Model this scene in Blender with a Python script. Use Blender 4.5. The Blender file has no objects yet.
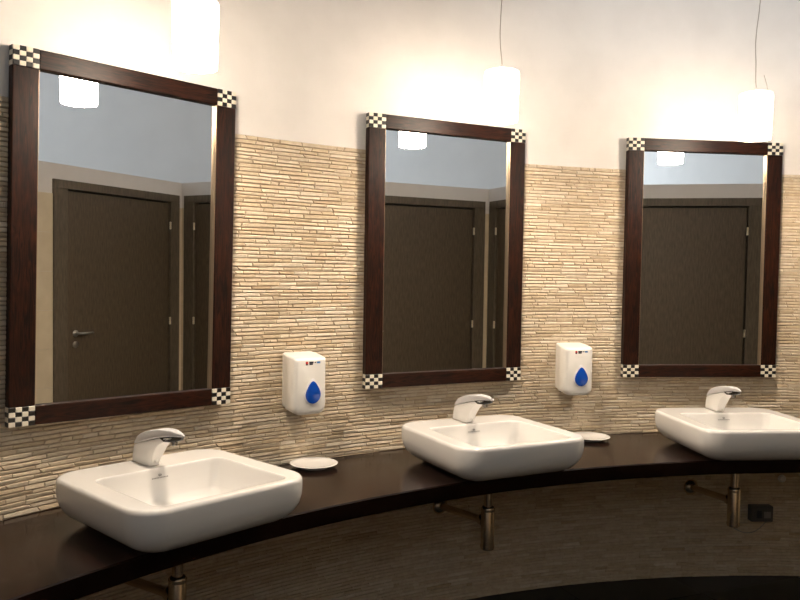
import bpy, bmesh, math, random
from mathutils import Vector, Matrix, noise
random.seed(7)
S = bpy.context.scene
COL = S.collection
PI = math.pi
rad = math.radians

# ------------------------------------------------------------------ camera
EYE = 1.516                                   # eye height above the floor
cp, sp = math.cos(rad(2.126)), math.sin(rad(2.126))
cr, sr = math.cos(rad(0.885)), math.sin(rad(0.885))
right0, up0, fwd = Vector((1, 0, 0)), Vector((0, sp, cp)), Vector((0, cp, -sp))
rgt = right0 * cr + up0 * sr
upv = -right0 * sr + up0 * cr
camd = bpy.data.cameras.new('camera')
camd.sensor_width = 36.0
camd.lens = 795.27 / 800 * 36.0
camd.clip_start = 0.05
cam = bpy.data.objects.new('camera', camd)
COL.objects.link(cam)
cam.matrix_world = Matrix(((rgt.x, upv.x, -fwd.x, 0), (rgt.y, upv.y, -fwd.y, 0), (rgt.z, upv.z, -fwd.z, EYE), (0, 0, 0, 1)))
S.camera = cam

# ------------------------------------------------------------------ light and exposure
LAMP_STRENGTH = 56.0            # opal glass of the shades
BULB_STRENGTH = 295.0           # open underside of the shades
LAMP_COLOR = (1.0, 0.83, 0.65)
w = bpy.data.worlds.new('daylight_sky')
S.world = w
w.use_nodes = True
w.node_tree.nodes['Background'].inputs[0].default_value = (0.55, 0.75, 1.0, 1)
w.node_tree.nodes['Background'].inputs[1].default_value = 0.6
ld = bpy.data.lights.new('assumed_daylight', 'AREA')
ld.shape = 'RECTANGLE'
ld.size, ld.size_y = 2.8, 1.2
ld.energy = 370
ld.color = (0.90, 0.96, 1.0)
lo = bpy.data.objects.new('assumed_daylight', ld)
COL.objects.link(lo)
lo.location = (3.45, -6.95, 1.85)
lo.rotation_euler = (rad(90), 0, 0)            # shines towards +y through an assumed unseen window, added to brighten the mirrored walls
ld2 = bpy.data.lights.new('added_cool_fill', 'AREA')
ld2.shape = 'RECTANGLE'
ld2.size, ld2.size_y = 2.5, 1.0
ld2.energy = 15
ld2.color = (0.78, 0.90, 1.0)
lo2 = bpy.data.objects.new('added_cool_fill', ld2)
COL.objects.link(lo2)
lo2.location = (-0.35, -2.95, 3.6)
lo2.rotation_euler = (rad(80), 0, 0)           # added cool fill, let in by an assumed clerestory above the entrance
S.view_settings.view_transform = 'Standard'
S.view_settings.look = 'None'
S.view_settings.exposure = 0.50
S.view_settings.gamma = 1.0
S.view_settings.use_curve_mapping = False
S.cycles.max_bounces = 10
S.cycles.diffuse_bounces = 5
S.cycles.glossy_bounces = 5
S.cycles.sample_clamp_indirect = 6.0

# ------------------------------------------------------------------ plan of the place
CX, CY, R = 1.9673, -0.0260, 3.996             # centre and radius of the curved basin wall
Z_COUNTER, Z_TILE = 0.734, 2.0215
Z_CEIL = 4.30
MIR = [(-46.64, 0.75, 0.81), (-26.43, -0.35, 0.0), (-7.13, 0.2, 0.0)]   # angle, yaw, crooked hang
R_FRONT = R - 0.58                             # front edge of the counter
WC = Vector((3.5456, 1.7801))                  # inner corner of the two door walls
D1 = Vector((math.cos(rad(206.48)), math.sin(rad(206.48)))); N1 = Vector((D1.y, -D1.x))
D2 = Vector((math.cos(rad(119.28)), math.sin(rad(119.28)))); N2 = Vector((-D2.y, D2.x))

def on_arc(th, r, z):
    t = rad(th)
    return Vector((CX + r * math.sin(t), CY + r * math.cos(t), z))

# ------------------------------------------------------------------ helpers
def tag(o, label=None, cat=None, group=None, kind=None):
    if label: o['label'] = label
    if cat: o['category'] = cat
    if group: o['group'] = group
    if kind: o['kind'] = kind
    return o

def empty(name, loc, rz=0.0):
    o = bpy.data.objects.new(name, None)
    o.empty_display_size = 0.1
    COL.objects.link(o)
    o.location = loc
    o.rotation_euler = (0, 0, rz)
    return o

def link(name, me, mat, parent=None, smooth=None):
    if mat is not None:
        for m in (mat if isinstance(mat, (list, tuple)) else [mat]):
            me.materials.append(m)
    if smooth is not None:
        me.set_sharp_from_angle(angle=rad(smooth)) if smooth < 180 else None
        for p in me.polygons: p.use_smooth = True
        if smooth < 180: me.set_sharp_from_angle(angle=rad(smooth))
    o = bpy.data.objects.new(name, me)
    COL.objects.link(o)
    if parent is not None: o.parent = parent
    return o

def mesh(name, vs, fs):
    me = bpy.data.meshes.new(name)
    me.from_pydata([tuple(v) for v in vs], [], fs)
    bm = bmesh.new(); bm.from_mesh(me)
    bmesh.ops.recalc_face_normals(bm, faces=bm.faces)
    bm.to_mesh(me); bm.free()
    return me

def bmo(name, bm, mat, parent=None, smooth=None):
    bmesh.ops.recalc_face_normals(bm, faces=bm.faces)
    me = bpy.data.meshes.new(name)
    bm.to_mesh(me); bm.free()
    return link(name, me, mat, parent, smooth)

def box(bm, x0, x1, y0, y1, z0, z1, bev=0.0, seg=1):
    n0 = set(bm.verts)
    vs = [bm.verts.new((x, y, z)) for x in (x0, x1) for y in (y0, y1) for z in (z0, z1)]
    for f in ((0, 1, 3, 2), (4, 6, 7, 5), (0, 4, 5, 1), (2, 3, 7, 6), (0, 2, 6, 4), (1, 5, 7, 3)):
        bm.faces.new([vs[i] for i in f])
    if bev:
        es = list({e for v in vs for e in v.link_edges})
        bmesh.ops.bevel(bm, geom=es, offset=bev, segments=seg, profile=0.5, affect='EDGES')
    return vs

def boxo(name, dims, mat, parent=None, bev=0.0, seg=1):
    bm = bmesh.new(); box(bm, *dims, bev=bev, seg=seg)
    return bmo(name, bm, mat, parent)

def loft(rings, cap0=True, cap1=True):
    """rings: lists of points of equal count -> verts, faces (closed rings)"""
    vs, fs, n = [], [], len(rings[0])
    for r in rings: vs += [Vector(p) for p in r]
    for i in range(len(rings) - 1):
        for j in range(n):
            k = (j + 1) % n
            fs.append((i * n + j, i * n + k, (i + 1) * n + k, (i + 1) * n + j))
    if cap0: fs.append(tuple(range(n - 1, -1, -1)))
    if cap1: fs.append(tuple((len(rings) - 1) * n + j for j in range(n)))
    return vs, fs

def lathe(prof, n=32, cap0=True, cap1=True):
    return loft([[(r * math.cos(2 * PI * j / n), r * math.sin(2 * PI * j / n), z) for j in range(n)] for r, z in prof], cap0, cap1)

def tube(pts, r, n=10, cap=True):
    pts = [Vector(p) for p in pts]
    rings, u = [], None
    for i, p in enumerate(pts):
        a = pts[max(i - 1, 0)]; b = pts[min(i + 1, len(pts) - 1)]
        t = (b - a).normalized()
        if u is None:
            u = t.orthogonal().normalized()
        else:
            u = (u - t * u.dot(t)).normalized()
        v = t.cross(u)
        rr = r[i] if isinstance(r, (list, tuple)) else r
        rings.append([p + (u * math.cos(2 * PI * j / n) + v * math.sin(2 * PI * j / n)) * rr for j in range(n)])
    return loft(rings, cap, cap)

def spline(pts, k=6, closed=False):
    pts = [Vector(p) for p in pts]; out = []; n = len(pts)
    rng = range(n if closed else n - 1)
    for i in rng:
        g = (lambda q: pts[q % n]) if closed else (lambda q: pts[min(max(q, 0), n - 1)])
        a, b, c, d = g(i - 1), g(i), g(i + 1), g(i + 2)
        for j in range(k):
            t = j / k
            out.append(0.5 * ((2 * b) + (c - a) * t + (2 * a - 5 * b + 4 * c - d) * t * t + (3 * b - a - 3 * c + d) * t ** 3))
    if not closed: out.append(pts[-1])
    return out

def rrect(w, d, r, n=8, cx=0, cy=0):
    """rounded rectangle, counter-clockwise, 4*(n+1) points"""
    out = []
    for qx, qy, a0 in ((1, 1, 0), (-1, 1, 90), (-1, -1, 180), (1, -1, 270)):
        for i in range(n + 1):
            a = rad(a0 + 90 * i / n)
            out.append((cx + qx * (w / 2 - r) + r * math.cos(a), cy + qy * (d / 2 - r) + r * math.sin(a)))
    return out

def offset_poly(pts, d):
    """move a counter-clockwise outline inwards by d"""
    n = len(pts); out = []
    for i in range(n):
        a, b, c = Vector(pts[i - 1]), Vector(pts[i]), Vector(pts[(i + 1) % n])
        t = ((b - a).normalized() + (c - b).normalized())
        if t.length < 1e-6: t = c - b
        t.normalize()
        out.append((b.x - t.y * d, b.y + t.x * d))
    return out

def slab(outline, h0, h1, rnd=0.0, seg=3, both=True, axis='x'):
    """extrude a 2-D outline from h0 to h1 with rounded rims. axis: where the extrusion runs"""
    prof = []
    if rnd > 0 and both:
        for i in range(seg + 1):
            a = PI / 2 * i / seg
            prof.append((rnd * (1 - math.sin(a)), h0 + rnd * (1 - math.cos(a)) * (1 if h1 > h0 else -1)))
    else: prof.append((0, h0))
    if rnd > 0:
        for i in range(seg + 1):
            a = PI / 2 * i / seg
            prof.append((rnd * (1 - math.cos(a)), h1 - rnd * (1 - math.sin(a)) * (1 if h1 > h0 else -1)))
    else: prof.append((0, h1))
    rings = []
    for d, h in prof:
        o = offset_poly(outline, d) if d > 1e-7 else outline
        if axis == 'x': rings.append([(h, a, b) for a, b in o])
        elif axis == 'y': rings.append([(a, h, b) for a, b in o])
        else: rings.append([(a, b, h) for a, b in o])
    return loft(rings)

def copy_tree(o, parent=None):
    c = o.copy(); COL.objects.link(c)
    if parent is not None: c.parent = parent
    for ch in list(o.children): copy_tree(ch, c)
    return c

# ------------------------------------------------------------------ materials
def mat(name, color, rough=0.5, metal=0.0, spec=0.5, coat=0.0, emit=None, estr=0.0):
    m = bpy.data.materials.new(name); m.use_nodes = True
    b = m.node_tree.nodes['Principled BSDF']
    b.inputs['Base Color'].default_value = (*color, 1)
    b.inputs['Roughness'].default_value = rough
    b.inputs['Metallic'].default_value = metal
    b.inputs['Specular IOR Level'].default_value = spec
    b.inputs['Coat Weight'].default_value = coat
    if emit:
        b.inputs['Emission Color'].default_value = (*emit, 1)
        b.inputs['Emission Strength'].default_value = estr
    return m

def nodes(m): return m.node_tree.nodes, m.node_tree.links, m.node_tree.nodes['Principled BSDF']

def add_noise_color(m, c0, c1, scale, stretch=(1, 1, 1), detail=4, lo=0.35, hi=0.65, bump=0.0, coord='Object', distort=0.0):
    N, L, b = nodes(m)
    tc = N.new('ShaderNodeTexCoord'); mp = N.new('ShaderNodeMapping'); mp.inputs['Scale'].default_value = stretch
    nz = N.new('ShaderNodeTexNoise'); nz.inputs['Scale'].default_value = scale; nz.inputs['Detail'].default_value = detail
    nz.inputs['Distortion'].default_value = distort
    rp = N.new('ShaderNodeValToRGB')
    rp.color_ramp.elements[0].position = lo; rp.color_ramp.elements[0].color = (*c0, 1)
    rp.color_ramp.elements[1].position = hi; rp.color_ramp.elements[1].color = (*c1, 1)
    L.new(tc.outputs[coord], mp.inputs['Vector']); L.new(mp.outputs[0], nz.inputs['Vector'])
    L.new(nz.outputs['Fac'], rp.inputs[0]); L.new(rp.outputs[0], b.inputs['Base Color'])
    if bump:
        bp = N.new('ShaderNodeBump'); bp.inputs['Strength'].default_value = bump; bp.inputs['Distance'].default_value = 0.002
        L.new(nz.outputs['Fac'], bp.inputs['Height']); L.new(bp.outputs[0], b.inputs['Normal'])
    return m

M = {}
M['plaster'] = add_noise_color(mat('white_plaster', (0.8, 0.78, 0.75), 0.9), (0.76, 0.725, 0.695), (0.80, 0.765, 0.735), 6, bump=0.05)
M['ceiling'] = add_noise_color(mat('grey_ceiling_paint', (0.6, 0.63, 0.66), 0.9), (0.74, 0.75, 0.76), (0.77, 0.78, 0.79), 3)
M['grout'] = add_noise_color(mat('wall_grout', (0.30, 0.23, 0.15), 0.95), (0.36, 0.28, 0.19), (0.44, 0.35, 0.25), 40, bump=0.2)
M['frame_wood'] = add_noise_color(mat('mahogany_stain', (0.05, 0.02, 0.01), 0.42, spec=0.2), (0.0016, 0.0006, 0.0004), (0.050, 0.0125, 0.0044), 7, (14, 14, 1.2), 5, 0.36, 0.85, 0.03, distort=2.2)
M['rail_wood'] = add_noise_color(mat('mahogany_stain_rail', (0.05, 0.02, 0.01), 0.42, spec=0.2), (0.0016, 0.0006, 0.0004), (0.050, 0.0125, 0.0044), 7, (1.2, 14, 14), 5, 0.36, 0.85, 0.03, distort=2.2)
M['counter'] = add_noise_color(mat('wenge_veneer', (0.03, 0.014, 0.008), 0.20, spec=0.38), (0.005, 0.0019, 0.0013), (0.020, 0.0072, 0.0038), 5, (1, 1, 1), 8, 0.3, 0.75, 0.03, distort=2.0)
M['tile_white'] = mat('ivory_inlay', (0.80, 0.74, 0.62), 0.3)
M['tile_black'] = mat('ebony_inlay', (0.008, 0.007, 0.006), 0.3)
M['glass'] = mat('mirror_silver', (0.86, 0.87, 0.87), 0.0, 1.0)
M['bead'] = mat('champagne_bead', (0.50, 0.38, 0.26), 0.32, 1.0)
M['ceramic'] = mat('white_ceramic', (0.79, 0.775, 0.75), 0.09, coat=0.3)
M['plastic'] = mat('white_plastic', (0.78, 0.76, 0.72), 0.3)
M['plastic_rim'] = mat('white_plastic_rim', (0.82, 0.81, 0.80), 0.25)
M['blue'] = mat('blue_window_plastic', (0.008, 0.075, 0.46), 0.12, coat=0.5)
M['chrome'] = mat('chrome', (0.72, 0.70, 0.67), 0.14, 1.0)
M['satin'] = mat('faucet_enamel', (0.82, 0.805, 0.78), 0.3)
M['lever'] = mat('faucet_lever_enamel', (0.66, 0.65, 0.66), 0.28, 0.1)
M['black'] = mat('black_gloss', (0.008, 0.008, 0.009), 0.12)
M['logo'] = mat('logo_print', (0.26, 0.25, 0.245), 0.4)
M['red'] = mat('print_red', (0.55, 0.02, 0.02), 0.4)
M['ink'] = mat('print_dark', (0.02, 0.02, 0.03), 0.4)
M['print_blue'] = mat('print_blue', (0.05, 0.2, 0.5), 0.4)
M['brass_pipe'] = mat('pipe_chrome', (0.62, 0.50, 0.37), 0.26, 1.0)
M['grey_plastic'] = mat('grey_plastic', (0.07, 0.065, 0.06), 0.45)
M['grey_label'] = mat('grey_label', (0.22, 0.20, 0.19), 0.5)
M['cable'] = mat('grey_cable', (0.22, 0.22, 0.20), 0.5)
M['cord'] = mat('lamp_cord', (0.42, 0.37, 0.32), 0.5)
M['shade'] = mat('opal_glass', (0.85, 0.83, 0.8), 0.3, emit=LAMP_COLOR, estr=LAMP_STRENGTH)
def glow_falloff(m, z0, z1, lo_, hi_):      # the bulb sits low in the opal glass, its upper end glows less
    N, L, b = nodes(m)
    tc = N.new('ShaderNodeTexCoord'); sx = N.new('ShaderNodeSeparateXYZ'); mr = N.new('ShaderNodeMapRange')
    mr.interpolation_type = 'SMOOTHSTEP'
    mr.inputs['From Min'].default_value = z0; mr.inputs['From Max'].default_value = z1
    mr.inputs['To Min'].default_value = hi_; mr.inputs['To Max'].default_value = lo_
    L.new(tc.outputs['Object'], sx.inputs[0]); L.new(sx.outputs[2], mr.inputs['Value']); L.new(mr.outputs[0], b.inputs['Emission Strength'])
glow_falloff(M['shade'], 0.03, 0.19, LAMP_STRENGTH * 0.12, LAMP_STRENGTH)
M['bulb'] = mat('lit_diffuser', (0.85, 0.83, 0.8), 0.3, emit=LAMP_COLOR, estr=BULB_STRENGTH)
M['metal'] = mat('brushed_steel', (0.6, 0.6, 0.58), 0.3, 1.0)
M['hinge'] = mat('brass_hinge', (0.88, 0.80, 0.62), 0.28, 0.8)
M['door'] = add_noise_color(mat('door_laminate', (0.07, 0.055, 0.035), 0.5), (0.066, 0.048, 0.029), (0.125, 0.092, 0.056), 30, (3, 3, 0.5), 6, 0.3, 0.7, 0.08)
M['door_frame'] = add_noise_color(mat('door_frame_laminate', (0.09, 0.075, 0.055), 0.5), (0.088, 0.069, 0.045), (0.150, 0.117, 0.078), 30, (3, 3, 0.5), 6, 0.3, 0.7, 0.08)
M['door_seal'] = mat('door_seal', (0.01, 0.009, 0.008), 0.6)
M['wall_tile'] = add_noise_color(mat('beige_wall_tile', (0.55, 0.45, 0.31), 0.3), (0.68, 0.57, 0.40), (0.75, 0.64, 0.46), 8)
M['tile_joint'] = mat('tile_joint', (0.34, 0.28, 0.2), 0.9)
M['floor_tile'] = add_noise_color(mat('black_floor_tile', (0.008, 0.0075, 0.007), 0.3, spec=0.3), (0.004, 0.0038, 0.0036), (0.009, 0.0082, 0.0075), 20)
M['floor_joint'] = mat('floor_joint', (0.06, 0.055, 0.05), 0.8)
M['window_white'] = mat('window_white', (0.8, 0.8, 0.8), 0.4)

def stone_material():
    m = mat('split_travertine', (0.55, 0.43, 0.28), 0.85)
    N, L, b = nodes(m)
    at = N.new('ShaderNodeAttribute'); at.attribute_name = 'tint'
    rp = N.new('ShaderNodeValToRGB'); cr_ = rp.color_ramp
    stops = [(0.0, (0.48, 0.365, 0.235)), (0.2, (0.555, 0.445, 0.305)), (0.5, (0.60, 0.495, 0.36)), (0.8, (0.635, 0.54, 0.41)), (1.0, (0.71, 0.63, 0.51))]
    cr_.elements[0].position = 0.0; cr_.elements[0].color = (*stops[0][1], 1)
    cr_.elements[1].position = 1.0; cr_.elements[1].color = (*stops[-1][1], 1)
    for p_, c_ in stops[1:-1]:
        e = cr_.elements.new(p_); e.color = (*c_, 1)
    tc = N.new('ShaderNodeTexCoord'); nz = N.new('ShaderNodeTexNoise'); nz.inputs['Scale'].default_value = 45; nz.inputs['Detail'].default_value = 5
    mx = N.new('ShaderNodeMix'); mx.data_type = 'RGBA'; mx.blend_type = 'OVERLAY'; mx.inputs[0].default_value = 0.28
    L.new(at.outputs['Fac'], rp.inputs[0]); L.new(tc.outputs['Object'], nz.inputs['Vector'])
    L.new(rp.outputs[0], mx.inputs[6]); L.new(nz.outputs['Fac'], mx.inputs[7]); L.new(mx.outputs[2], b.inputs['Base Color'])
    bp = N.new('ShaderNodeBump'); bp.inputs['Strength'].default_value = 0.35; bp.inputs['Distance'].default_value = 0.003
    L.new(nz.outputs['Fac'], bp.inputs['Height']); L.new(bp.outputs[0], b.inputs['Normal'])
    return m
M['stone'] = stone_material()

def pane_material():
    m = bpy.data.materials.new('window_pane'); m.use_nodes = True
    N, L = m.node_tree.nodes, m.node_tree.links
    N.clear()
    o = N.new('ShaderNodeOutputMaterial'); t = N.new('ShaderNodeBsdfTransparent'); g = N.new('ShaderNodeBsdfGlossy')
    g.inputs['Roughness'].default_value = 0.02
    mx = N.new('ShaderNodeMixShader'); mx.inputs[0].default_value = 0.06
    L.new(t.outputs[0], mx.inputs[1]); L.new(g.outputs[0], mx.inputs[2]); L.new(mx.outputs[0], o.inputs[0])
    return m
M['pane'] = pane_material()

# ------------------------------------------------------------------ the setting: shell
TH0, TH1 = -96.0, 14.0
def arc_wall(name, r0, r1, z0, z1, th0, th1, mt, step=1.0):
    n = int((th1 - th0) / step)
    rings = []
    for i in range(n + 1):
        t = th0 + (th1 - th0) * i / n
        rings.append([on_arc(t, r0, z0), on_arc(t, r1, z0), on_arc(t, r1, z1), on_arc(t, r0, z1)])
    vs, fs = loft(rings)
    return link(name, mesh(name, vs, fs), mt, smooth=40)

wall = arc_wall('wall_curved', R + 0.0075, R + 0.16, 0.0, Z_TILE, TH0, TH1, M['grout'])
tag(wall, 'curved wall clad in thin strips of beige split stone behind the basins', 'wall', kind='structure')
upper = arc_wall('wall_upper', R + 0.004, R + 0.16, Z_TILE, Z_CEIL, TH0, TH1, M['plaster'])
tag(upper, 'plain white plaster wall above the beige stone cladding', 'wall', kind='structure')

X0 = on_arc(TH0, R, 0).x; YL = on_arc(TH0, R, 0).y
PE = on_arc(TH1, R + 0.004, 0)
XR, YB, YT = 5.3, -6.5, PE.y
def wall_box(name, dims, mt, label):
    o = boxo(name, dims, mt); tag(o, label, 'wall', kind='structure'); return o
wall_box('wall_left', (X0 - 0.12, X0, YB, YL, 0, Z_CEIL), M['plaster'], 'white plaster wall beside the entrance')
wall_box('wall_right', (XR, XR + 0.12, YB - 0.12, YT + 0.12, 0, Z_CEIL), M['ceiling'], 'pale grey wall far behind the door partitions')
wall_box('wall_front', (PE.x, XR, YT, YT + 0.12, 0, Z_CEIL), M['plaster'], 'white plaster wall continuing past the stone cladding')
# rear wall with a window added for daylight, out of sight behind the partitions
bm = bmesh.new()
WX0, WX1, WZ0, WZ1 = 2.1, 4.8, 1.3, 2.4
box(bm, X0 - 0.12, WX0, YB - 0.12, YB, 0, Z_CEIL); box(bm, WX1, XR, YB - 0.12, YB, 0, Z_CEIL)
box(bm, WX0, WX1, YB - 0.12, YB, 0, WZ0); box(bm, WX0, WX1, YB - 0.12, YB, WZ1, Z_CEIL)
tag(bmo('wall_rear', bm, M['ceiling']), 'pale grey rear wall with an assumed window', 'wall', kind='structure')
def window(name, x0, x1, y, z0, z1, label):
    win = tag(empty(name, (0.5 * (x0 + x1), y, z0)), label, 'window', kind='structure')
    hw, hh = (x1 - x0) / 2, z1 - z0
    bm = bmesh.new()
    for a, b_, c, d in ((-hw, hw, 0, 0.05), (-hw, hw, hh - 0.05, hh), (-hw, -hw + 0.05, 0.05, hh - 0.05), (hw - 0.05, hw, 0.05, hh - 0.05), (-0.03, 0.03, 0.05, hh - 0.05)):
        box(bm, a, b_, -0.03, 0.03, c, d)
    bmo('window_frame', bm, M['window_white'], win)
    for a, b_ in ((-hw + 0.05, -0.03), (0.03, hw - 0.05)):
        boxo('pane', (a, b_, -0.004, 0.004, 0.05, hh - 0.05), M['pane'], win)
window('assumed_window_1', WX0, WX1, YB - 0.06, WZ0, WZ1, 'assumed unseen window behind the door partitions, added for daylight')
# entrance lobby behind the viewpoint: wall with a clerestory added for cool fill
bm = bmesh.new()
LX0, LX1, LY, LZ0, LZ1 = -1.6, 0.9, -2.6, 3.1, 4.1
LXE = (WC + D1 * 2.55 - N1 * 0.12).x
box(bm, X0, LX0, LY - 0.12, LY, 0, Z_CEIL); box(bm, LX1, LXE, LY - 0.12, LY, 0, Z_CEIL)
box(bm, LX0, LX1, LY - 0.12, LY, 0, LZ0); box(bm, LX0, LX1, LY - 0.12, LY, LZ1, Z_CEIL)
tag(bmo('wall_lobby', bm, M['plaster']), 'white plaster wall of the entrance lobby with an assumed clerestory', 'wall', kind='structure')
window('assumed_window_2', LX0, LX1, LY - 0.06, LZ0, LZ1, 'assumed unseen clerestory high above the entrance lobby, added for cool fill')
tag(boxo('ceiling', (X0 - 0.3, XR + 0.2, YB - 0.2, YT + 0.4, Z_CEIL, Z_CEIL + 0.1), M['ceiling']), 'pale blue grey painted ceiling', 'ceiling', kind='structure')

# floor of large black tiles
floor = tag(boxo('floor', (X0 - 0.3, XR + 0.2, YB - 0.2, YT + 0.4, -0.1, -0.003), M['floor_joint']), 'dark floor of large black tiles with thin joints', 'floor', kind='structure')
ang = math.atan2(3.673 - 3.789, 0.842 - 0.795)      # one joint seen at the foot of the wall
ux = Vector((math.cos(ang), math.sin(ang))); uy = Vector((-ux.y, ux.x)); T = 0.6
bm = bmesh.new(); g = 0.002
box(bm, -T / 2 + g, T / 2 - g, -T / 2 + g, T / 2 - g, -0.012, 0.0)
bmesh.ops.recalc_face_normals(bm, faces=bm.faces)
tile_me = bpy.data.meshes.new('floor_tile'); bm.to_mesh(tile_me); bm.free(); tile_me.materials.append(M['floor_tile'])
org = Vector((0.795, 3.789)) + uy * T / 2
for i in range(-14, 15):
    for j in range(-14, 15):
        c = org + ux * T * i + uy * T * j
        if not (X0 - 0.1 < c.x < XR and YB < c.y < YT + 0.2): continue
        if (c - Vector((CX, CY))).length > R + 0.35 and c.x < PE.x: continue
        if (c - Vector((2.2, 1.4))).length > 4.7: continue
        o = bpy.data.objects.new('tile', tile_me); COL.objects.link(o)
        o.location = (c.x, c.y, 0); o.rotation_euler = (0, 0, ang); o.parent = floor

# ------------------------------------------------------------------ partition walls with doors
def wp(D, N, s, n, z):
    q = WC + D * s + N * n
    return Vector((q.x, q.y, z))

def prism(bm, D, N, s0, s1, n0, n1, z0, z1):
    vs = [bm.verts.new(wp(D, N, s, n, z)) for s in (s0, s1) for n in (n0, n1) for z in (z0, z1)]
    for f in ((0, 1, 3, 2), (4, 6, 7, 5), (0, 4, 5, 1), (2, 3, 7, 6), (0, 2, 6, 4), (1, 5, 7, 3)):
        bm.faces.new([vs[i] for i in f])

Z_BAND, Z_DOOR, Z_GAP, Z_T2 = 2.264, 2.148, 2.076, 2.040
SR, SG, SGL, SL = 0.043, 0.160, 1.282, 1.414

def partition(name, dname, D, N, s_end, s_start, label, dlabel):
    bm = bmesh.new()
    prism(bm, D, N, s_start, SR, -0.12, 0, 0, Z_BAND)
    prism(bm, D, N, SL, s_end, -0.12, 0, 0, Z_BAND)
    prism(bm, D, N, SR, SL, -0.12, 0, Z_DOOR, Z_BAND)
    wl = tag(bmo(name, bm, M['plaster']), label, 'wall', kind='structure')
    # beige tiles, each with its own joint
    th = 0.285
    for a, b_ in [(0.002, SR - 0.001)] + [(SL + 0.001 + k * 0.333, min(SL + (k + 1) * 0.333 - 0.002, s_end)) for k in range(int(math.ceil((s_end - SL) / 0.333)))]:
        if b_ - a < 0.02: continue
        z = Z_T2
        while z > 0.01:
            z0 = max(z - th + 0.002, 0.0)
            bm = bmesh.new(); prism(bm, D, N, a, b_, -0.001, 0.006, z0, z)
            bmo('tile', bm, M['wall_tile'], wl)
            z -= th
    # door
    d = tag(empty(dname, wp(D, N, SL, 0, 0)), dlabel, 'door', kind='structure')
    d.rotation_euler = (0, 0, math.atan2(-D.y, -D.x))      # local x from handle side to hinge side
    flip = -1 if (Matrix.Rotation(math.atan2(-D.y, -D.x), 2) @ Vector((0, 1))).dot(N) < 0 else 1
    W = SL - SR
    def bx(nm, x0, x1, n0, n1, z0, z1, mt, par=d, bev=0.0):
        y0, y1 = sorted((n0 * flip, n1 * flip))
        return boxo(nm, (x0, x1, y0, y1, z0, z1), mt, par, bev=bev)
    lx0, lx1 = SL - SGL, SL - SG
    bx('door_jamb', 0, lx0 - 0.004, -0.12, 0.018, 0, Z_GAP + 0.008, M['door_frame'], bev=0.002)
    bx('door_jamb', lx1 + 0.004, W, -0.12, 0.018, 0, Z_GAP + 0.008, M['door_frame'], bev=0.002)
    bx('door_header', 0, W, -0.12, 0.018, Z_GAP + 0.008, Z_DOOR, M['door_frame'], bev=0.002)
    bx('door_stop', lx0 - 0.004, lx1 + 0.004, -0.12, -0.05, 0, Z_GAP + 0.008, M['door_seal'])
    bx('door_leaf', lx0 + 0.008, lx1 - 0.008, -0.045, 0.0, 0.008, Z_GAP - 0.006, M['door'], bev=0.003)
    for hz in (1.877, 1.045, 0.25):
        vs, fs = lathe([(0.0, hz - 0.034), (0.009, hz - 0.031), (0.009, hz - 0.003), (0.0075, hz), (0.009, hz + 0.003), (0.009, hz + 0.031), (0.0, hz + 0.034)], 10, False, False)
        h_ = link('hinge', mesh('hinge', [Vector((v.x + lx1 - 0.002, v.y + 0.016 * flip, v.z)) for v in vs], fs), M['hinge'], d, smooth=50)
    hx = SL - 1.202
    hz = 1.000
    def disc(nm, x, z, r, t, mt, par):
        prof = [(r * 0.9, 0), (r, t * 0.3), (r, t * 0.8), (r * 0.85, t)]
        vs, fs = lathe(prof, 20)
        return link(nm, mesh(nm, [Vector((x + v.x, v.z * flip, z + v.y)) for v in vs], fs), mt, par, smooth=50)
    ro = disc('handle_rosette', hx, hz, 0.026, 0.010, M['metal'], d)
    vs, fs = tube([Vector((hx, y * flip, hz)) for y in (0.006, 0.035)] + [Vector((hx + 0.006, 0.052 * flip, hz)), Vector((hx + 0.025, 0.058 * flip, hz)), Vector((hx + 0.08, 0.058 * flip, hz)), Vector((hx + 0.13, 0.054 * flip, hz + 0.002))], [0.011, 0.010, 0.0105, 0.0105, 0.009, 0.006], 12)
    link('handle_lever', mesh('handle_lever', vs, fs), M['metal'], ro, smooth=60)
    disc('lock_rosette', hx, hz - 0.085, 0.026, 0.009, M['metal'], d)
    bx('threshold', 0.0, W, -0.12, 0.0, 0.0, 0.006, M['door_seal'])
    return wl

partition('wall_back', 'door_1', D1, N1, 2.55, -0.12, 'white partition with beige tiles and a dark brown door, seen in the mirrors', 'dark brown laminate door seen in all three mirrors')
# full-height wall added to keep window daylight off the basins, closes the cubicle block
pe = WC + D1 * 2.55 - N1 * 0.12
wall_box('wall_daylight_block', (pe.x, pe.x + 0.1, YB, pe.y, 0, Z_CEIL), M['plaster'], 'unseen white plaster wall added between cubicles and entrance to block daylight')
# the second wall runs from the corner to the curved wall
s_end2 = 0.0
while (WC + D2 * s_end2 - Vector((CX, CY))).length < R: s_end2 += 0.005
partition('wall_side', 'door_2', D2, N2, s_end2, -0.0, 'white partition with beige tiles and second brown door beside the corner', 'second dark brown door at right of the corner in the mirrors')

# ------------------------------------------------------------------ split stone cladding
def project(v):
    d = v - Vector((0, 0, EYE)); z = d.dot(fwd)
    if z < 0.1: return None
    return (400 + 795.27 * d.dot(rgt) / z, 300 - 795.27 * d.dot(upv) / z)

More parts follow.
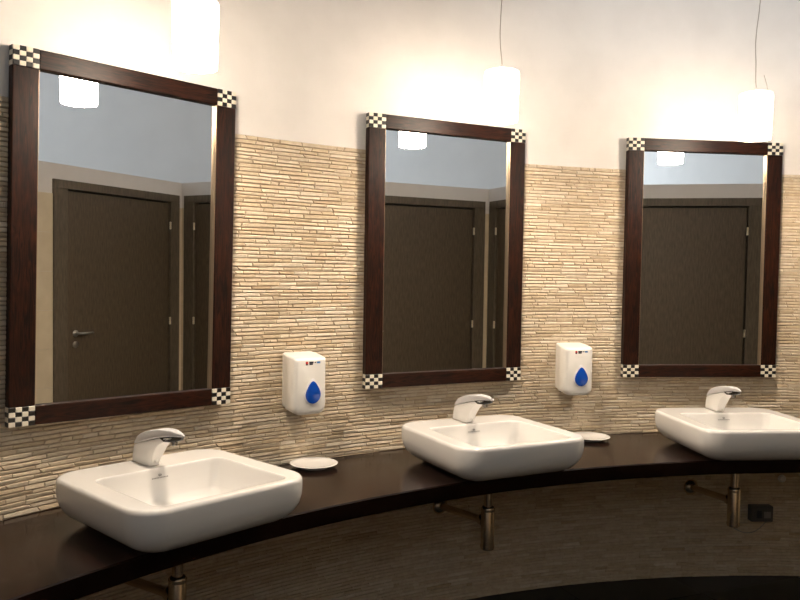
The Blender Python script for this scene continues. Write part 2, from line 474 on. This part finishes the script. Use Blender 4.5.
rng = random.Random(11)
PITCH = 0.0150
nrow = int(Z_TILE / PITCH)
GAP = 0.0016
stones = []
ARC = math.radians(TH1 - TH0) * R
zrow = [0.0]
while zrow[-1] < Z_TILE - 0.012: zrow.append(zrow[-1] + rng.uniform(0.0136, 0.0164))
zrow[-1] = Z_TILE
def wob(a, k, amp):            # slow waviness of the courses
    return amp * (math.sin(a * 9 + k * 1.3) + math.sin(a * 23 + k * 2.1) * 0.5)
for k in range(len(zrow) - 1):
    a = -rng.uniform(0, 0.1)
    slant = rng.uniform(-0.004, 0.004)
    while a < ARC:
        ln = min(max(rng.gauss(0.092, 0.034), 0.03), 0.18)
        b_ = a + ln
        s2 = rng.choice((rng.uniform(-0.003, 0.003), rng.uniform(-0.010, 0.010)))
        a0, b0 = max(a, 0), min(b_, ARC)
        if b0 - a0 > 0.02:
            stones.append((k, a0, b0, slant if a > 0 else 0, s2 if b_ < ARC else 0))
        a = b_; slant = s2

def zc(a, k):
    z = zrow[k]
    if k == 0 or k == len(zrow) - 1: return z
    return z + wob(a, k, 0.0010)
TINT = []
def stone_geo(st):
    k, a, b_, sl, sr_ = st
    h = zrow[k + 1] - zrow[k]
    face = rng.uniform(-0.0016, 0.0009)
    tilt = rng.uniform(-0.001, 0.001)
    n = 1 if b_ - a < 0.09 else 2
    ring_o, ring_i = [], []
    ch = 0.0022
    def pt(aa, z, dr): 
        t = TH0 + math.degrees(aa / R)
        return on_arc(t, R + dr, z)
    g = GAP / 2
    bot, top = [], []
    for i in range(n + 1):
        f = i / n
        xb = a + g - sl / 2 * (1 - f) + (b_ - a - 2 * g) * f - sr_ / 2 * f
        xt = a + g + sl / 2 * (1 - f) + (b_ - a - 2 * g) * f + sr_ / 2 * f
        bot.append((xb, zc(xb, k) + g + rng.uniform(0, 0.0012))); top.append((xt, zc(xt, k + 1) - g - rng.uniform(0, 0.0012)))
    outer = bot + top[::-1]
    m_ = len(outer)
    ca = sum(p[0] for p in outer) / m_; cz = sum(p[1] for p in outer) / m_
    vs = []
    for x, z in outer: vs.append(pt(x, z, 0.0080))
    for x, z in outer: vs.append(pt(x, z, 0.0020 + face))
    for x, z in outer:
        sx = -1 if x > ca + (b_ - a) * 0.3 else (1 if x < ca - (b_ - a) * 0.3 else 0)
        sz = -1 if z > cz else 1
        vs.append(pt(x + sx * ch * 1.3, z + sz * ch, face + tilt * sz))
    fs = []
    for j in range(m_):
        q = (j + 1) % m_
        fs.append((j, q, m_ + q, m_ + j)); fs.append((m_ + j, m_ + q, 2 * m_ + q, 2 * m_ + j))
    for i in range(n):
        fs.append((2 * m_ + i, 2 * m_ + i + 1, 2 * m_ + m_ - 2 - i, 2 * m_ + m_ - 1 - i))
    t = rng.random()
    t = 0.5 + (t - 0.5) * 0.75 if rng.random() < 0.8 else t
    return vs, fs, t

mquads = []
for th, dy, rl in MIR:
    c = on_arc(th, R - 0.05, 1.593); yaw = rad(th + dy); t = Vector((math.cos(yaw), -math.sin(yaw), 0))
    q = [project(c + t * sx * 0.4 + Vector((0, 0, sz * 0.578))) for sx, sz in ((-1, 1), (1, 1), (1, -1), (-1, -1))]
    mquads.append(q)
def inside(q, p):
    sgn = [((q[(i + 1) % 4][0] - q[i][0]) * (p[1] - q[i][1]) - (q[(i + 1) % 4][1] - q[i][1]) * (p[0] - q[i][0])) > 0 for i in range(4)]
    return all(sgn) or not any(sgn)
geo = [stone_geo(s) for s in stones]
score = []
for i, (vs, fs, t) in enumerate(geo):
    n = len(vs) // 3
    pp = [project(v) for v in vs[2 * n:]]
    if any(p is None for p in pp): score.append(0); continue
    cxp = sum(p[0] for p in pp) / n; cyp = sum(p[1] for p in pp) / n
    z_ = vs[0].z
    if not (4 < cxp < 796 and 4 < cyp < 596) or any(inside(q, (cxp, cyp)) for q in mquads) or z_ < Z_COUNTER: score.append(0); continue
    if 55 < cxp < 305 and cyp > 445 and cyp > 480 - 0.21 * (cxp - 55): score.append(0); continue
    A = 0.0
    for j in range(n):
        q = (j + 1) % n
        A += pp[j][0] * pp[q][1] - pp[q][0] * pp[j][1]
    score.append(abs(A) / 2)
best = set(sorted(range(len(geo)), key=lambda i: -score[i])[:300])
AV, AF, AT = [], [], []
for i, (vs, fs, t) in enumerate(geo):
    if i in best:
        me = bpy.data.meshes.new('stone')
        c = sum(vs, Vector()) / len(vs)
        me.from_pydata([tuple(v - c) for v in vs], [], fs)
        at = me.attributes.new('tint', 'FLOAT', 'POINT')
        at.data.foreach_set('value', [t] * len(vs))
        o = link('stone', me, M['stone'], wall); o.location = c
    else:
        base = len(AV); AV += [tuple(v) for v in vs]; AF += [tuple(x + base for x in f) for f in fs]; AT += [t] * len(vs)
me = bpy.data.meshes.new('stone_strips'); me.from_pydata(AV, [], AF)
at = me.attributes.new('tint', 'FLOAT', 'POINT'); at.data.foreach_set('value', AT)
so = link('stone_strips', me, M['stone'], wall); so['kind'] = 'stuff'

# ------------------------------------------------------------------ counter
def counter():
    n = 110; rings = []
    t0, t1 = TH0 + 2, 0.0
    while (on_arc(t1, R_FRONT, 0).xy - WC).dot(N2) > 0.012 and (on_arc(t1, R, 0).xy - WC).dot(N2) > 0.012: t1 += 0.1
    prof = [(R_FRONT, -0.056), (R_FRONT, -0.004), (R_FRONT + 0.004, 0.0), (R - 0.0015, 0.0), (R - 0.0015, -0.06), (R_FRONT + 0.004, -0.06)]
    for i in range(n + 1):
        t = t0 + (t1 - t0) * i / n
        rings.append([on_arc(t, r, Z_COUNTER + z) for r, z in prof])
    vs, fs = loft(rings)
    o = link('counter', mesh('counter', vs, fs), M['counter'], smooth=30)
    return tag(o, 'long curved dark wood counter carrying the three white basins', 'counter')
counter()

# ------------------------------------------------------------------ mirrors
MW, MH, ST, RL = 0.79, 1.155, 0.078, 0.060
T_FRAME = 0.034
def extr(name, dims, mt, par, bev): return boxo(name, dims, mt, par, bev=bev, seg=2)

def make_mirror():
    root = empty('wall_mirror', (0, 0, 0))
    hw, hh = MW / 2, MH / 2
    y0, y1 = -T_FRAME, 0.0                      # front at -T
    extr('stile', (-hw, -hw + ST, y0, y1, -hh + RL, hh - RL), M['frame_wood'], root, 0.003)
    extr('stile', (hw - ST, hw, y0, y1, -hh + RL, hh - RL), M['frame_wood'], root, 0.003)
    extr('rail', (-hw + ST, hw - ST, y0, y1, hh - RL, hh), M['rail_wood'], root, 0.003)
    extr('rail', (-hw + ST, hw - ST, y0, y1, -hh, -hh + RL), M['rail_wood'], root, 0.003)
    gx, gz = hw - ST, hh - RL
    boxo('mirror_glass', (-gx, gx, -0.016, -0.011, -gz, gz), M['glass'], root)
    boxo('backing_board', (-gx, gx, -0.010, -0.004, -gz, gz), M['grout'], root)
    b = 0.0022
    for d in ((-gx, -gx + b), (gx - b, gx)):
        boxo('inner_bead', (d[0], d[1], -0.030, -0.0165, -gz, gz), M['bead'], root, bev=0.0006)
    cw, chh = ST / 4, RL / 4
    tm = {}
    for key in ('tile_white', 'tile_black'):
        bm = bmesh.new(); box(bm, -cw / 2 + 0.0004, cw / 2 - 0.0004, -0.006, 0.0, -chh / 2 + 0.0004, chh / 2 - 0.0004, bev=0.0008)
        bmesh.ops.recalc_face_normals(bm, faces=bm.faces)
        tm[key] = bpy.data.meshes.new('inlay_tile'); bm.to_mesh(tm[key]); bm.free(); tm[key].materials.append(M[key])
    sm = {}
    for key in ('tile_white', 'tile_black'):
        bm = bmesh.new(); box(bm, -0.0015, 0.0, -0.012, 0.012, -chh / 2 + 0.0004, chh / 2 - 0.0004)
        bmesh.ops.recalc_face_normals(bm, faces=bm.faces)
        sm[key] = bpy.data.meshes.new('side_tile'); bm.to_mesh(sm[key]); bm.free(); sm[key].materials.append(M[key])
    for sx in (-1, 1):
        for sz in (1, -1):
            x0 = -hw if sx < 0 else hw - ST
            z0 = hh - RL if sz > 0 else -hh
            blk = boxo('corner_block', (x0 + 0.001, x0 + ST - 0.001, y0 + 0.003, y1, z0 + 0.001, z0 + RL - 0.001), M['tile_black'], root)
            for ci in range(4):
                for ri in range(4):                 # ri counts from the top
                    even = (ci + ri) % 2 == 0
                    white = even if sx * sz < 0 else not even
                    o = bpy.data.objects.new('tile', tm['tile_white' if white else 'tile_black']); COL.objects.link(o)
                    o.parent = blk; o.location = (x0 + cw * (ci + 0.5), y0 + 0.004, z0 + RL - chh * (ri + 0.5))
            for ri in range(4):                     # the chequer goes on round the outer edge
                ci = -1 if sx < 0 else 4
                even = (ci + ri) % 2 == 0
                white = even if sx * sz < 0 else not even
                o = bpy.data.objects.new('side_tile', sm['tile_white' if white else 'tile_black']); COL.objects.link(o)
                o.parent = blk
                o.location = (x0 + (0.0012 if sx < 0 else ST + 0.0003), y0 + 0.017, z0 + RL - chh * (ri + 0.5))
    return root

SAG = (MW / 2) ** 2 / (2 * R)
mir = make_mirror()
mirror_labels = ['largest, nearest mirror in dark wood frame, chequered corners, above the leftmost basin',
                 'dark wood framed mirror with chequered corners above the middle basin',
                 'dark wood framed mirror with chequered corners above the rightmost basin']
for i, (th, dy, rl) in enumerate(MIR):
    o = mir if i == 0 else copy_tree(mir)
    p = on_arc(th, R - SAG - 0.001, 1.593)
    o.location = p; o.rotation_euler = (0, rad(rl), -rad(th + dy))
    tag(o, mirror_labels[i], 'mirror', 'framed mirrors on the stone wall')

# ------------------------------------------------------------------ basins
SW, SD, SRAD, SH = 0.582, 0.566, 0.090, 0.148
def make_basin():
    root = empty('wash_basin', (0, 0, 0))
    n = 9
    def ring(w_, d_, r_, z, cy_=0.0): return [(x, y, z) for x, y in rrect(w_, d_, r_, n, 0, cy_)]
    rings = []
    for ins, z in ((0.120, 0.0), (0.095, 0.003), (0.070, 0.010), (0.048, 0.021), (0.030, 0.034), (0.016, 0.050), (0.006, 0.070), (0.001, 0.093), (0.0, 0.113), (0.0, 0.134), (0.0012, 0.139), (0.004, 0.1445), (0.0085, 0.1475), (0.013, SH), (0.018, SH)):
        rings.append(ring(SW - 2 * ins, SD - 2 * ins, max(SRAD - ins * 0.5, 0.03), z))
    # opening: shifted to the front, a broad tap ledge at the back
    ow, oy0, oy1 = 0.438, -0.250, 0.128
    od, oc = oy1 - oy0, (oy0 + oy1) / 2
    rings.append(ring(ow + 0.014, od + 0.014, 0.038, SH, oc))
    rings.append(ring(ow + 0.006, od + 0.006, 0.036, SH, oc))
    rings.append(ring(ow + 0.0015, od + 0.0015, 0.034, SH - 0.0012, oc))
    rings.append(ring(ow - 0.0015, od - 0.0015, 0.033, SH - 0.005, oc))
    rings.append(ring(ow - 0.0035, od - 0.003, 0.033, SH - 0.012, oc))
    rings.append(ring(ow - 0.018, od - 0.016, 0.033, 0.100, oc))
    rings.append(ring(ow - 0.038, od - 0.034, 0.034, 0.060, oc))
    rings.append(ring(ow - 0.060, od - 0.056, 0.036, 0.045, oc - 0.002))
    rings.append(ring(ow - 0.110, od - 0.110, 0.035, 0.040, oc - 0.002))
    rings.append(ring(0.12, 0.12, 0.05, 0.034, oc))
    rings.append(ring(0.05, 0.05, 0.0249, 0.032, oc))
    vs, fs = loft(rings)
    link('bowl', mesh('bowl', vs, fs), M['ceramic'], root, smooth=60)
    vs, fs = lathe([(0.0, 0.0), (0.022, 0.0), (0.032, 0.003), (0.032, 0.006), (0.026, 0.008), (0.0, 0.009)], 24, False, False)
    link('drain', mesh('drain', [v + Vector((0, oc, 0.032)) for v in vs], fs), M['chrome'], root, smooth=50)
    # small maker's mark on the back slope: a crest over a line of letters
    def lslope(u, v):     # u across, v up the back slope from z=.100 to .142
        z = 0.112 + v; f = (z - 0.100) / 0.042
        y = oy1 - 0.008 + 0.006 * f - 0.0006
        return Vector((u, y, z))
    vs, fs = [], []
    def bar(u0, u1, v0, v1):
        b0 = len(vs)
        a = [lslope(u0, v0), lslope(u1, v0), lslope(u1, v1), lslope(u0, v1)]
        for q in a: vs.append(q)
        for q in a: vs.append(q + Vector((0, -0.0006, 0.0001)))
        fs.extend([(b0, b0 + 1, b0 + 2, b0 + 3), (b0 + 4, b0 + 5, b0 + 6, b0 + 7)] + [(b0 + i, b0 + (i + 1) % 4, b0 + 4 + (i + 1) % 4, b0 + 4 + i) for i in range(4)])
    for k in range(11): bar(-0.028 + k * 0.0052, -0.0248 + k * 0.0052, 0.004, 0.0075)
    bar(-0.004, 0.004, 0.010, 0.0125); bar(-0.0055, -0.003, 0.0125, 0.0165); bar(-0.0012, 0.0012, 0.0125, 0.018); bar(0.003, 0.0055, 0.0125, 0.0165)
    link('logo', mesh('logo', vs, fs), M['logo'], root)
    return root

BAS = [(-47.24, 0.45), (-26.50, -0.6), (-7.28, 1.0)]
SC = 0.419
basin_labels = ['white ceramic countertop basin, largest and nearest, below the left mirror',
                'white ceramic countertop basin below the middle mirror',
                'white ceramic countertop basin below the right mirror, cut by the picture edge']
bas = make_basin()
basins = []
for i, (th, yaw) in enumerate(BAS):
    o = bas if i == 0 else copy_tree(bas)
    o.location = on_arc(th, R - SC, Z_COUNTER); o.rotation_euler = (0, 0, -rad(th + yaw))
    tag(o, basin_labels[i], 'basin', 'white basins on the curved counter')
    basins.append(o)

# ------------------------------------------------------------------ taps
def make_tap():
    root = empty('basin_tap', (0, 0, 0))
    # side outline (forward = -y), counter-clockwise in (y, z); z from the ledge
    lo_pts = [(0.148, 0.0), (0.258, 0.0)]
    back = spline([(0.258, 0.0, 0), (0.254, 0.028, 0), (0.240, 0.058, 0)], 4)
    seam = spline([(0.240, 0.058, 0), (0.19, 0.0735, 0), (0.125, 0.0915, 0), (0.055, 0.1075, 0), (0.020, 0.1125, 0)], 4)
    under = spline([(0.020, 0.1125, 0), (0.048, 0.098, 0), (0.078, 0.085, 0), (0.102, 0.067, 0), (0.124, 0.038, 0), (0.138, 0.012, 0), (0.148, 0.0, 0)], 4)
    body = [(0.148, 0.0)] + [(p.x, p.y) for p in back] + [(p.x, p.y) for p in seam[1:]] + [(p.x, p.y) for p in under[1:-1]]
    HWD = 0.023
    def slim(vs):       # narrows towards the tip, rounded in plan at the back and at the front of the foot
        out = []
        for v in vs:
            t = min(max((v.y + 0.02) / 0.28, 0.0), 1.0)
            k = max(math.sin(min(t / 0.60 + 0.03, 1.0) * PI / 2) ** 0.6, 0.18)
            if t > 0.72: k *= math.sqrt(max(1 - ((t - 0.72) / 0.36) ** 2, 0.02))
            if v.z < 0.07 and v.y < 0.185:
                q = (0.185 - v.y) / 0.05 * (1 - max(v.z, 0) / 0.07)
                k *= math.sqrt(max(1 - min(q, 0.96) ** 2, 0.05))
            out.append(Vector((v.x * k, v.y, v.z)))
        return out
    vs, fs = slab(body, -HWD, HWD, 0.004, 3, axis='x')
    link('spout_body', mesh('spout_body', slim(vs), fs), M['satin'], root, smooth=55)
    # lever shell on top, thicker over the back
    topc = spline([(-0.028, 0.1225, 0), (-0.020, 0.1270, 0), (0.035, 0.1325, 0), (0.10, 0.1275, 0), (0.165, 0.112, 0), (0.212, 0.092, 0), (0.238, 0.068, 0), (0.2415, 0.0605, 0)], 4)
    low = [(0.19, 0.076), (0.125, 0.094), (0.055, 0.110), (0.014, 0.1165), (-0.024, 0.1195)]
    topl = [(p.x, p.y) for p in topc]
    lev = low[::-1] + topl[::-1]
    # signed area decides orientation
    def ccw(o):
        A = sum(o[i][0] * o[(i + 1) % len(o)][1] - o[(i + 1) % len(o)][0] * o[i][1] for i in range(len(o)))
        return o if A > 0 else o[::-1]
    vs, fs = slab(ccw(lev), -HWD - 0.001, HWD + 0.001, 0.004, 3, axis='x')
    link('lever', mesh('lever', slim(vs), fs), M['lever'], root, smooth=55)
    tipb = ccw([(-0.022, 0.1188), (-0.016, 0.109), (0.020, 0.098), (0.060, 0.094), (0.082, 0.104), (0.03, 0.1145)])
    vs, fs = slab(tipb, -HWD - 0.0005, HWD + 0.0005, 0.003, 2, axis='x')
    link('spout_tip', mesh('spout_tip', slim(vs), fs), M['black'], root, smooth=55)
    vs, fs = lathe([(0.010, 0.092), (0.0115, 0.093), (0.0115, 0.104)], 20)
    link('aerator', mesh('aerator', [v + Vector((0, 0.030, -0.006)) for v in vs], fs), M['chrome'], root, smooth=50)
    vs, fs = slab(rrect(0.0545, 0.114, 0.010, 5, 0, 0.203), 0.0, 0.003, 0.001, 2, axis='z')
    link('base_ring', mesh('base_ring', slim(vs), fs), M['chrome'], root, smooth=40)
    vs, fs = tube([(0.0, 0.150, 0.018), (0, 0.139, 0.020)], 0.003, 8)
    rod = link('waste_knob_stem', mesh('waste_knob_stem', vs, fs), M['chrome'], root, smooth=60)
    vs, fs = lathe([(0.0, -0.007), (0.0045, -0.0055), (0.007, 0), (0.0045, 0.0055), (0, 0.007)], 14, False, False)
    link('waste_knob', mesh('waste_knob', [v + Vector((0, 0.136, 0.0205)) for v in vs], fs), M['satin'], root, smooth=90)
    return root
tap = make_tap()
tap_labels = ['white and chrome lever tap on the leftmost basin', 'white and chrome lever tap on the middle basin', 'white and chrome lever tap on the rightmost basin']
for i, (th, yaw) in enumerate(BAS):
    o = tap if i == 0 else copy_tree(tap)
    o.location = on_arc(th - 0.04, R - SC + 0.008, Z_COUNTER + SH); o.rotation_euler = (0, 0, -rad(th + yaw))
    tag(o, tap_labels[i], 'tap', 'single lever taps on the basins')

# ------------------------------------------------------------------ bottle traps below the counter
def make_trap():
    root = empty('bottle_trap', (0, 0, 0))     # origin on the counter underside above the trap
    def lt(nm, prof, par=root, n=24, mt=M['brass_pipe'], off=(0, 0, 0)):
        vs, fs = lathe(prof, n)
        return link(nm, mesh(nm, [v + Vector(off) for v in vs], fs), mt, par, smooth=50)
    lt('tailpipe', [(0.017, -0.112), (0.017, -0.0005)])
    bd = lt('trap_body', [(0.020, -0.288), (0.027, -0.284), (0.0275, -0.274), (0.0275, -0.118), (0.024, -0.110), (0.0185, -0.108)])
    lt('collar', [(0.0288, -0.128), (0.0288, -0.118)], bd)
    lt('collar', [(0.0288, -0.278), (0.0288, -0.268)], bd)
    D = 0.395                                     # out to the wall face
    vs, fs = tube([(0, 0.020, -0.175), (0, D - 0.008, -0.215)], 0.0155, 16)
    link('outlet_pipe', mesh('outlet_pipe', vs, fs), M['brass_pipe'], root, smooth=60)
    vs, fs = lathe([(0.016, -0.022), (0.030, -0.012), (0.037, -0.003), (0.038, 0.0)], 24)
    link('wall_flange', mesh('wall_flange', [Vector((v.x, D + v.z, -0.216 + v.y)) for v in vs], fs), M['brass_pipe'], root, smooth=50)
    vs, fs = lathe([(0.021, -0.016), (0.023, -0.012), (0.023, 0.012), (0.021, 0.016)], 20)
    link('coupling_nut', mesh('coupling_nut', [Vector((v.x, 0.038 + v.z, -0.177 + v.y)) for v in vs], fs), M['brass_pipe'], root, smooth=50)
    return root
trap = make_trap()
trap_labels = ['chrome bottle trap under the counter below the leftmost basin', 'chrome bottle trap under the counter below the middle basin', 'chrome bottle trap under the counter beside the dark socket box']
for i, th in enumerate((-47.2, -26.35, -7.2)):
    o = trap if i == 0 else copy_tree(trap)
    o.location = on_arc(th, 3.598, Z_COUNTER - 0.06); o.rotation_euler = (0, 0, -rad(th))
    tag(o, trap_labels[i], 'pipe', 'bottle traps under the counter')

# ------------------------------------------------------------------ paper towel dispensers
def make_dispenser():
    root = empty('towel_dispenser', (0, 0, 0))       # origin: bottom centre at the wall
    W2, H2, D2_ = 0.146, 0.238, 0.108
    def outline(w_, h0, h1, rb, rt, n=6):
        o = []
        for cx_, cz_, r_, a0 in ((w_ / 2 - rt, h1 - rt, rt, 0), (-w_ / 2 + rt, h1 - rt, rt, 90), (-w_ / 2 + rb, h0 + rb, rb, 180), (w_ / 2 - rb, h0 + rb, rb, 270)):
            for i in range(n + 1):
                a = rad(a0 + 90 * i / n); o.append((cx_ + r_ * math.cos(a), cz_ + r_ * math.sin(a)))
        return o
    rings = []
    for y, w_, h0, h1, rb in ((-0.0, W2 - 0.012, 0.022, H2, 0.010), (-0.030, W2 - 0.006, 0.018, H2 - 0.003, 0.012), (-0.034, W2, 0.014, H2 - 0.004, 0.014), (-0.075, W2, 0.004, H2 - 0.010, 0.026),
                              (-0.096, W2 - 0.002, 0.0, H2 - 0.014, 0.032), (-0.104, W2 - 0.010, 0.004, H2 - 0.019, 0.032), (-0.108, W2 - 0.026, 0.012, H2 - 0.028, 0.030)):
        rings.append([(x, y, z) for x, z in outline(w_, h0, h1, rb, 0.010)])
    vs, fs = loft(rings)
    sh = link('cover', mesh('cover', vs, fs), M['plastic'], root, smooth=38)
    # drop-shaped level window
    def drop(sc, cz):
        pts = []
        for i in range(32):
            a = 2 * PI * i / 32
            r = 1.0
            x = 0.80 * math.sin(a) * (1 - 0.42 * max(math.cos(a), 0) ** 1.3)
            z = math.cos(a) * (1.22 if math.cos(a) > 0 else 0.86)
            pts.append((0.010 + x * sc, cz + z * sc))
        A = sum(pts[i][0] * pts[(i + 1) % 32][1] - pts[(i + 1) % 32][0] * pts[i][1] for i in range(32))
        return pts if A > 0 else pts[::-1]
    cz = 0.080
    vs, fs = slab(drop(0.0505, cz), -0.1075, -0.1100, 0.0008, 2, both=False, axis='y')
    rim = link('window_rim', mesh('window_rim', vs, fs), M['plastic_rim'], root, smooth=40)
    vs, fs = slab(drop(0.0425, cz), -0.1095, -0.1135, 0.0025, 3, both=False, axis='y')
    link('level_window', mesh('level_window', vs, fs), M['blue'], root, smooth=60)
    # printed maker's strip
    bits = [('red', -0.030, -0.022, 0.1915, 0.199), ('ink', -0.0295, -0.0225, 0.187, 0.191), ('ink', -0.018, -0.002, 0.194, 0.1985), ('ink', -0.017, -0.004, 0.188, 0.1915), ('ink', 0.002, 0.007, 0.1945, 0.197), ('print_blue', 0.010, 0.022, 0.1925, 0.198)]
    for mt, x0, x1, z0, z1 in bits:
        boxo('print_mark', (x0 * 1.25 + 0.014, x1 * 1.25 + 0.014, -0.1085, -0.1070, z0 + 0.008, z1 + 0.010), M[mt], sh)
    bm = bmesh.new(); box(bm, -W2 / 2 + 0.02, W2 / 2 - 0.02, -0.085, -0.02, 0.006, 0.016)
    bmo('paper_outlet', bm, M['grey_plastic'], root)
    return root
disp = make_dispenser()
for i, (th, lb) in enumerate(((-36.52, 'white towel dispenser with blue drop window between left and middle mirrors'), (-16.86, 'white towel dispenser with blue drop window between middle and right mirrors'))):
    o = disp if i == 0 else copy_tree(disp)
    o.location = on_arc(th, R - 0.0045, EYE - 0.570); o.rotation_euler = (0, 0, -rad(th))
    tag(o, lb, 'dispenser', 'towel dispensers on the stone wall')

# ------------------------------------------------------------------ saucers
def make_dish():
    vs, fs = lathe([(0.0, 0.004), (0.045, 0.0035), (0.047, 0.0), (0.051, 0.0), (0.055, 0.006), (0.072, 0.0125), (0.0815, 0.0155), (0.083, 0.0172), (0.081, 0.0185), (0.070, 0.0165), (0.052, 0.012), (0.03, 0.0105), (0.0, 0.0103)], 48, False, False)
    vs = [Vector((v.x * 1.14, v.y * 1.14, v.z)) for v in vs]
    return link('soap_dish', mesh('soap_dish', vs, fs), M['ceramic'], None, smooth=50)
dish = make_dish()
for i, (th, r, lb) in enumerate(((-36.15, 3.895, 'round white saucer on the counter between the left and middle basins'), (-15.85, 3.895, 'round white saucer half hidden behind the right end of the middle basin'))):
    o = dish if i == 0 else dish.copy()
    if i: COL.objects.link(o)
    o.location = on_arc(th, r, Z_COUNTER + 0.0003); o.rotation_euler = (0, 0, -rad(th))
    tag(o, lb, 'dish', 'white saucers on the counter')

# ------------------------------------------------------------------ pendant lamps
def lamp(th, label, cordpath, r=3.566, zb=2.114, zt=2.313, wire=False):
    root = empty('pendant_lamp', on_arc(th, r, zb), -rad(th))
    H = zt - zb
    vs, fs = lathe([(0.061, 0.012), (0.0615, 0.0), (0.064, 0.0), (0.066, H * 0.35), (0.068, H * 0.7), (0.0695, H - 0.012), (0.066, H - 0.003), (0.058, H), (0.012, H)], 40, False, True)
    link('shade', mesh('shade', vs, fs), M['shade'], root, smooth=40)
    vs, fs = lathe([(0.061, 0.012), (0.045, 0.009), (0.015, 0.007), (0.0, 0.007)], 40, False, False)
    link('diffuser', mesh('diffuser', vs, fs), M['bulb'], root, smooth=60)
    vs, fs = lathe([(0.012, H), (0.012, H + 0.014), (0.006, H + 0.022), (0.002, H + 0.024)], 16)
    link('cord_grip', mesh('cord_grip', vs, fs), M['plastic'], root, smooth=40)
    top = Z_CEIL - zb
    pts = [(0, 0, H + 0.022)] + [(x, 0.4 * x, H + z) for x, z in cordpath]
    xt = cordpath[-1][0]
    pts += [(xt, 0.4 * xt, top - 0.3), (xt, 0.4 * xt, top - 0.02)]
    vs, fs = tube(spline(pts, 5), 0.0021, 6)
    link('cord', mesh('cord', vs, fs), M['cord'], root, smooth=60)
    if wire:
        vs, fs = tube(spline([(0.052, -0.0, H - 0.002), (0.050, 0, H + 0.03), (0.041, 0, H + 0.06), (0.034, 0, H + 0.08)], 5), 0.0015, 6)
        link('loose_wire', mesh('loose_wire', vs, fs), M['cord'], root, smooth=60)
    vs, fs = lathe([(0.05, top - 0.03), (0.052, top - 0.025), (0.052, top - 0.0005)], 24)
    link('ceiling_rose', mesh('ceiling_rose', [v + Vector((xt, 0.4 * xt, 0)) for v in vs], fs), M['plastic'], root, smooth=40)
    return tag(root, label, 'lamp', 'white pendant lamps in front of the mirrors')
lamp(-46.75, 'glowing white pendant lamp in front of the left mirror, nearest to us', [(-0.004, 0.1), (0.003, 0.3), (0.0, 0.6)], r=3.560)
lamp(-26.13, 'glowing white pendant lamp on a cord in front of the middle mirror', [(-0.003, 0.045), (-0.013, 0.10), (-0.016, 0.17), (-0.010, 0.30), (-0.012, 0.5)], r=3.580)
lamp(-6.88, 'glowing white pendant lamp with a loose wire in front of the right mirror', [(-0.006, 0.06), (-0.007, 0.13), (-0.013, 0.20), (-0.008, 0.28), (0.004, 0.37), (0.008, 0.55)], r=3.556, wire=True)

# ------------------------------------------------------------------ small things under the counter at the right
th = -2.12
bx_ = empty('socket_box', on_arc(th, R - 0.0045, 0.292), -rad(th))
bm = bmesh.new(); box(bm, -0.055, 0.055, -0.045, 0, 0, 0.078, bev=0.004, seg=2)
bmo('housing', bm, M['grey_plastic'], bx_)
boxo('cover_plate', (-0.036, 0.046, -0.048, -0.0445, 0.012, 0.066), M['grey_plastic'], bx_, bev=0.001)
boxo('label_plate', (-0.030, -0.006, -0.0492, -0.0478, 0.020, 0.058), M['ink'], bx_)
boxo('label_plate', (0.006, 0.040, -0.0492, -0.0478, 0.020, 0.052), M['grey_label'], bx_)
tag(bx_, 'small dark socket box on the stone wall beside the right bottle trap', 'socket box')
inv = Matrix.Translation(bx_.location) @ Matrix.Rotation(bx_.rotation_euler.z, 4, 'Z')
inv = inv.inverted()
a = inv @ on_arc(-7.2, 3.598 + 0.012, 0.385); b_ = Vector((0.034, -0.02, 0.0))
pts = []
for k in range(25):
    t = k / 24
    pts.append(a.lerp(b_, t) + Vector((0.0, 0.0, -0.17 * t * (1 - t) - 0.03 * t * t * (1 - t))))
vs, fs = tube(pts, 0.0022, 6)
link('cable', mesh('cable', vs, fs), M['cable'], bx_, smooth=60)
vs, fs = lathe([(0.006, 0.012), (0.008, 0.016), (0.014, 0.016), (0.018, 0.010), (0.019, 0.0)], 20)
v_ = link('wall_fitting', mesh('wall_fitting', [Vector((v.x, -v.z, v.y)) for v in vs], fs), M['plastic'], None, smooth=50)
v_.location = on_arc(-0.5, R - 0.0045, 0.501); v_.rotation_euler = (0, 0, rad(0.5))
tag(v_, 'small round grey fitting on the wall just below the counter, far right', 'fitting')
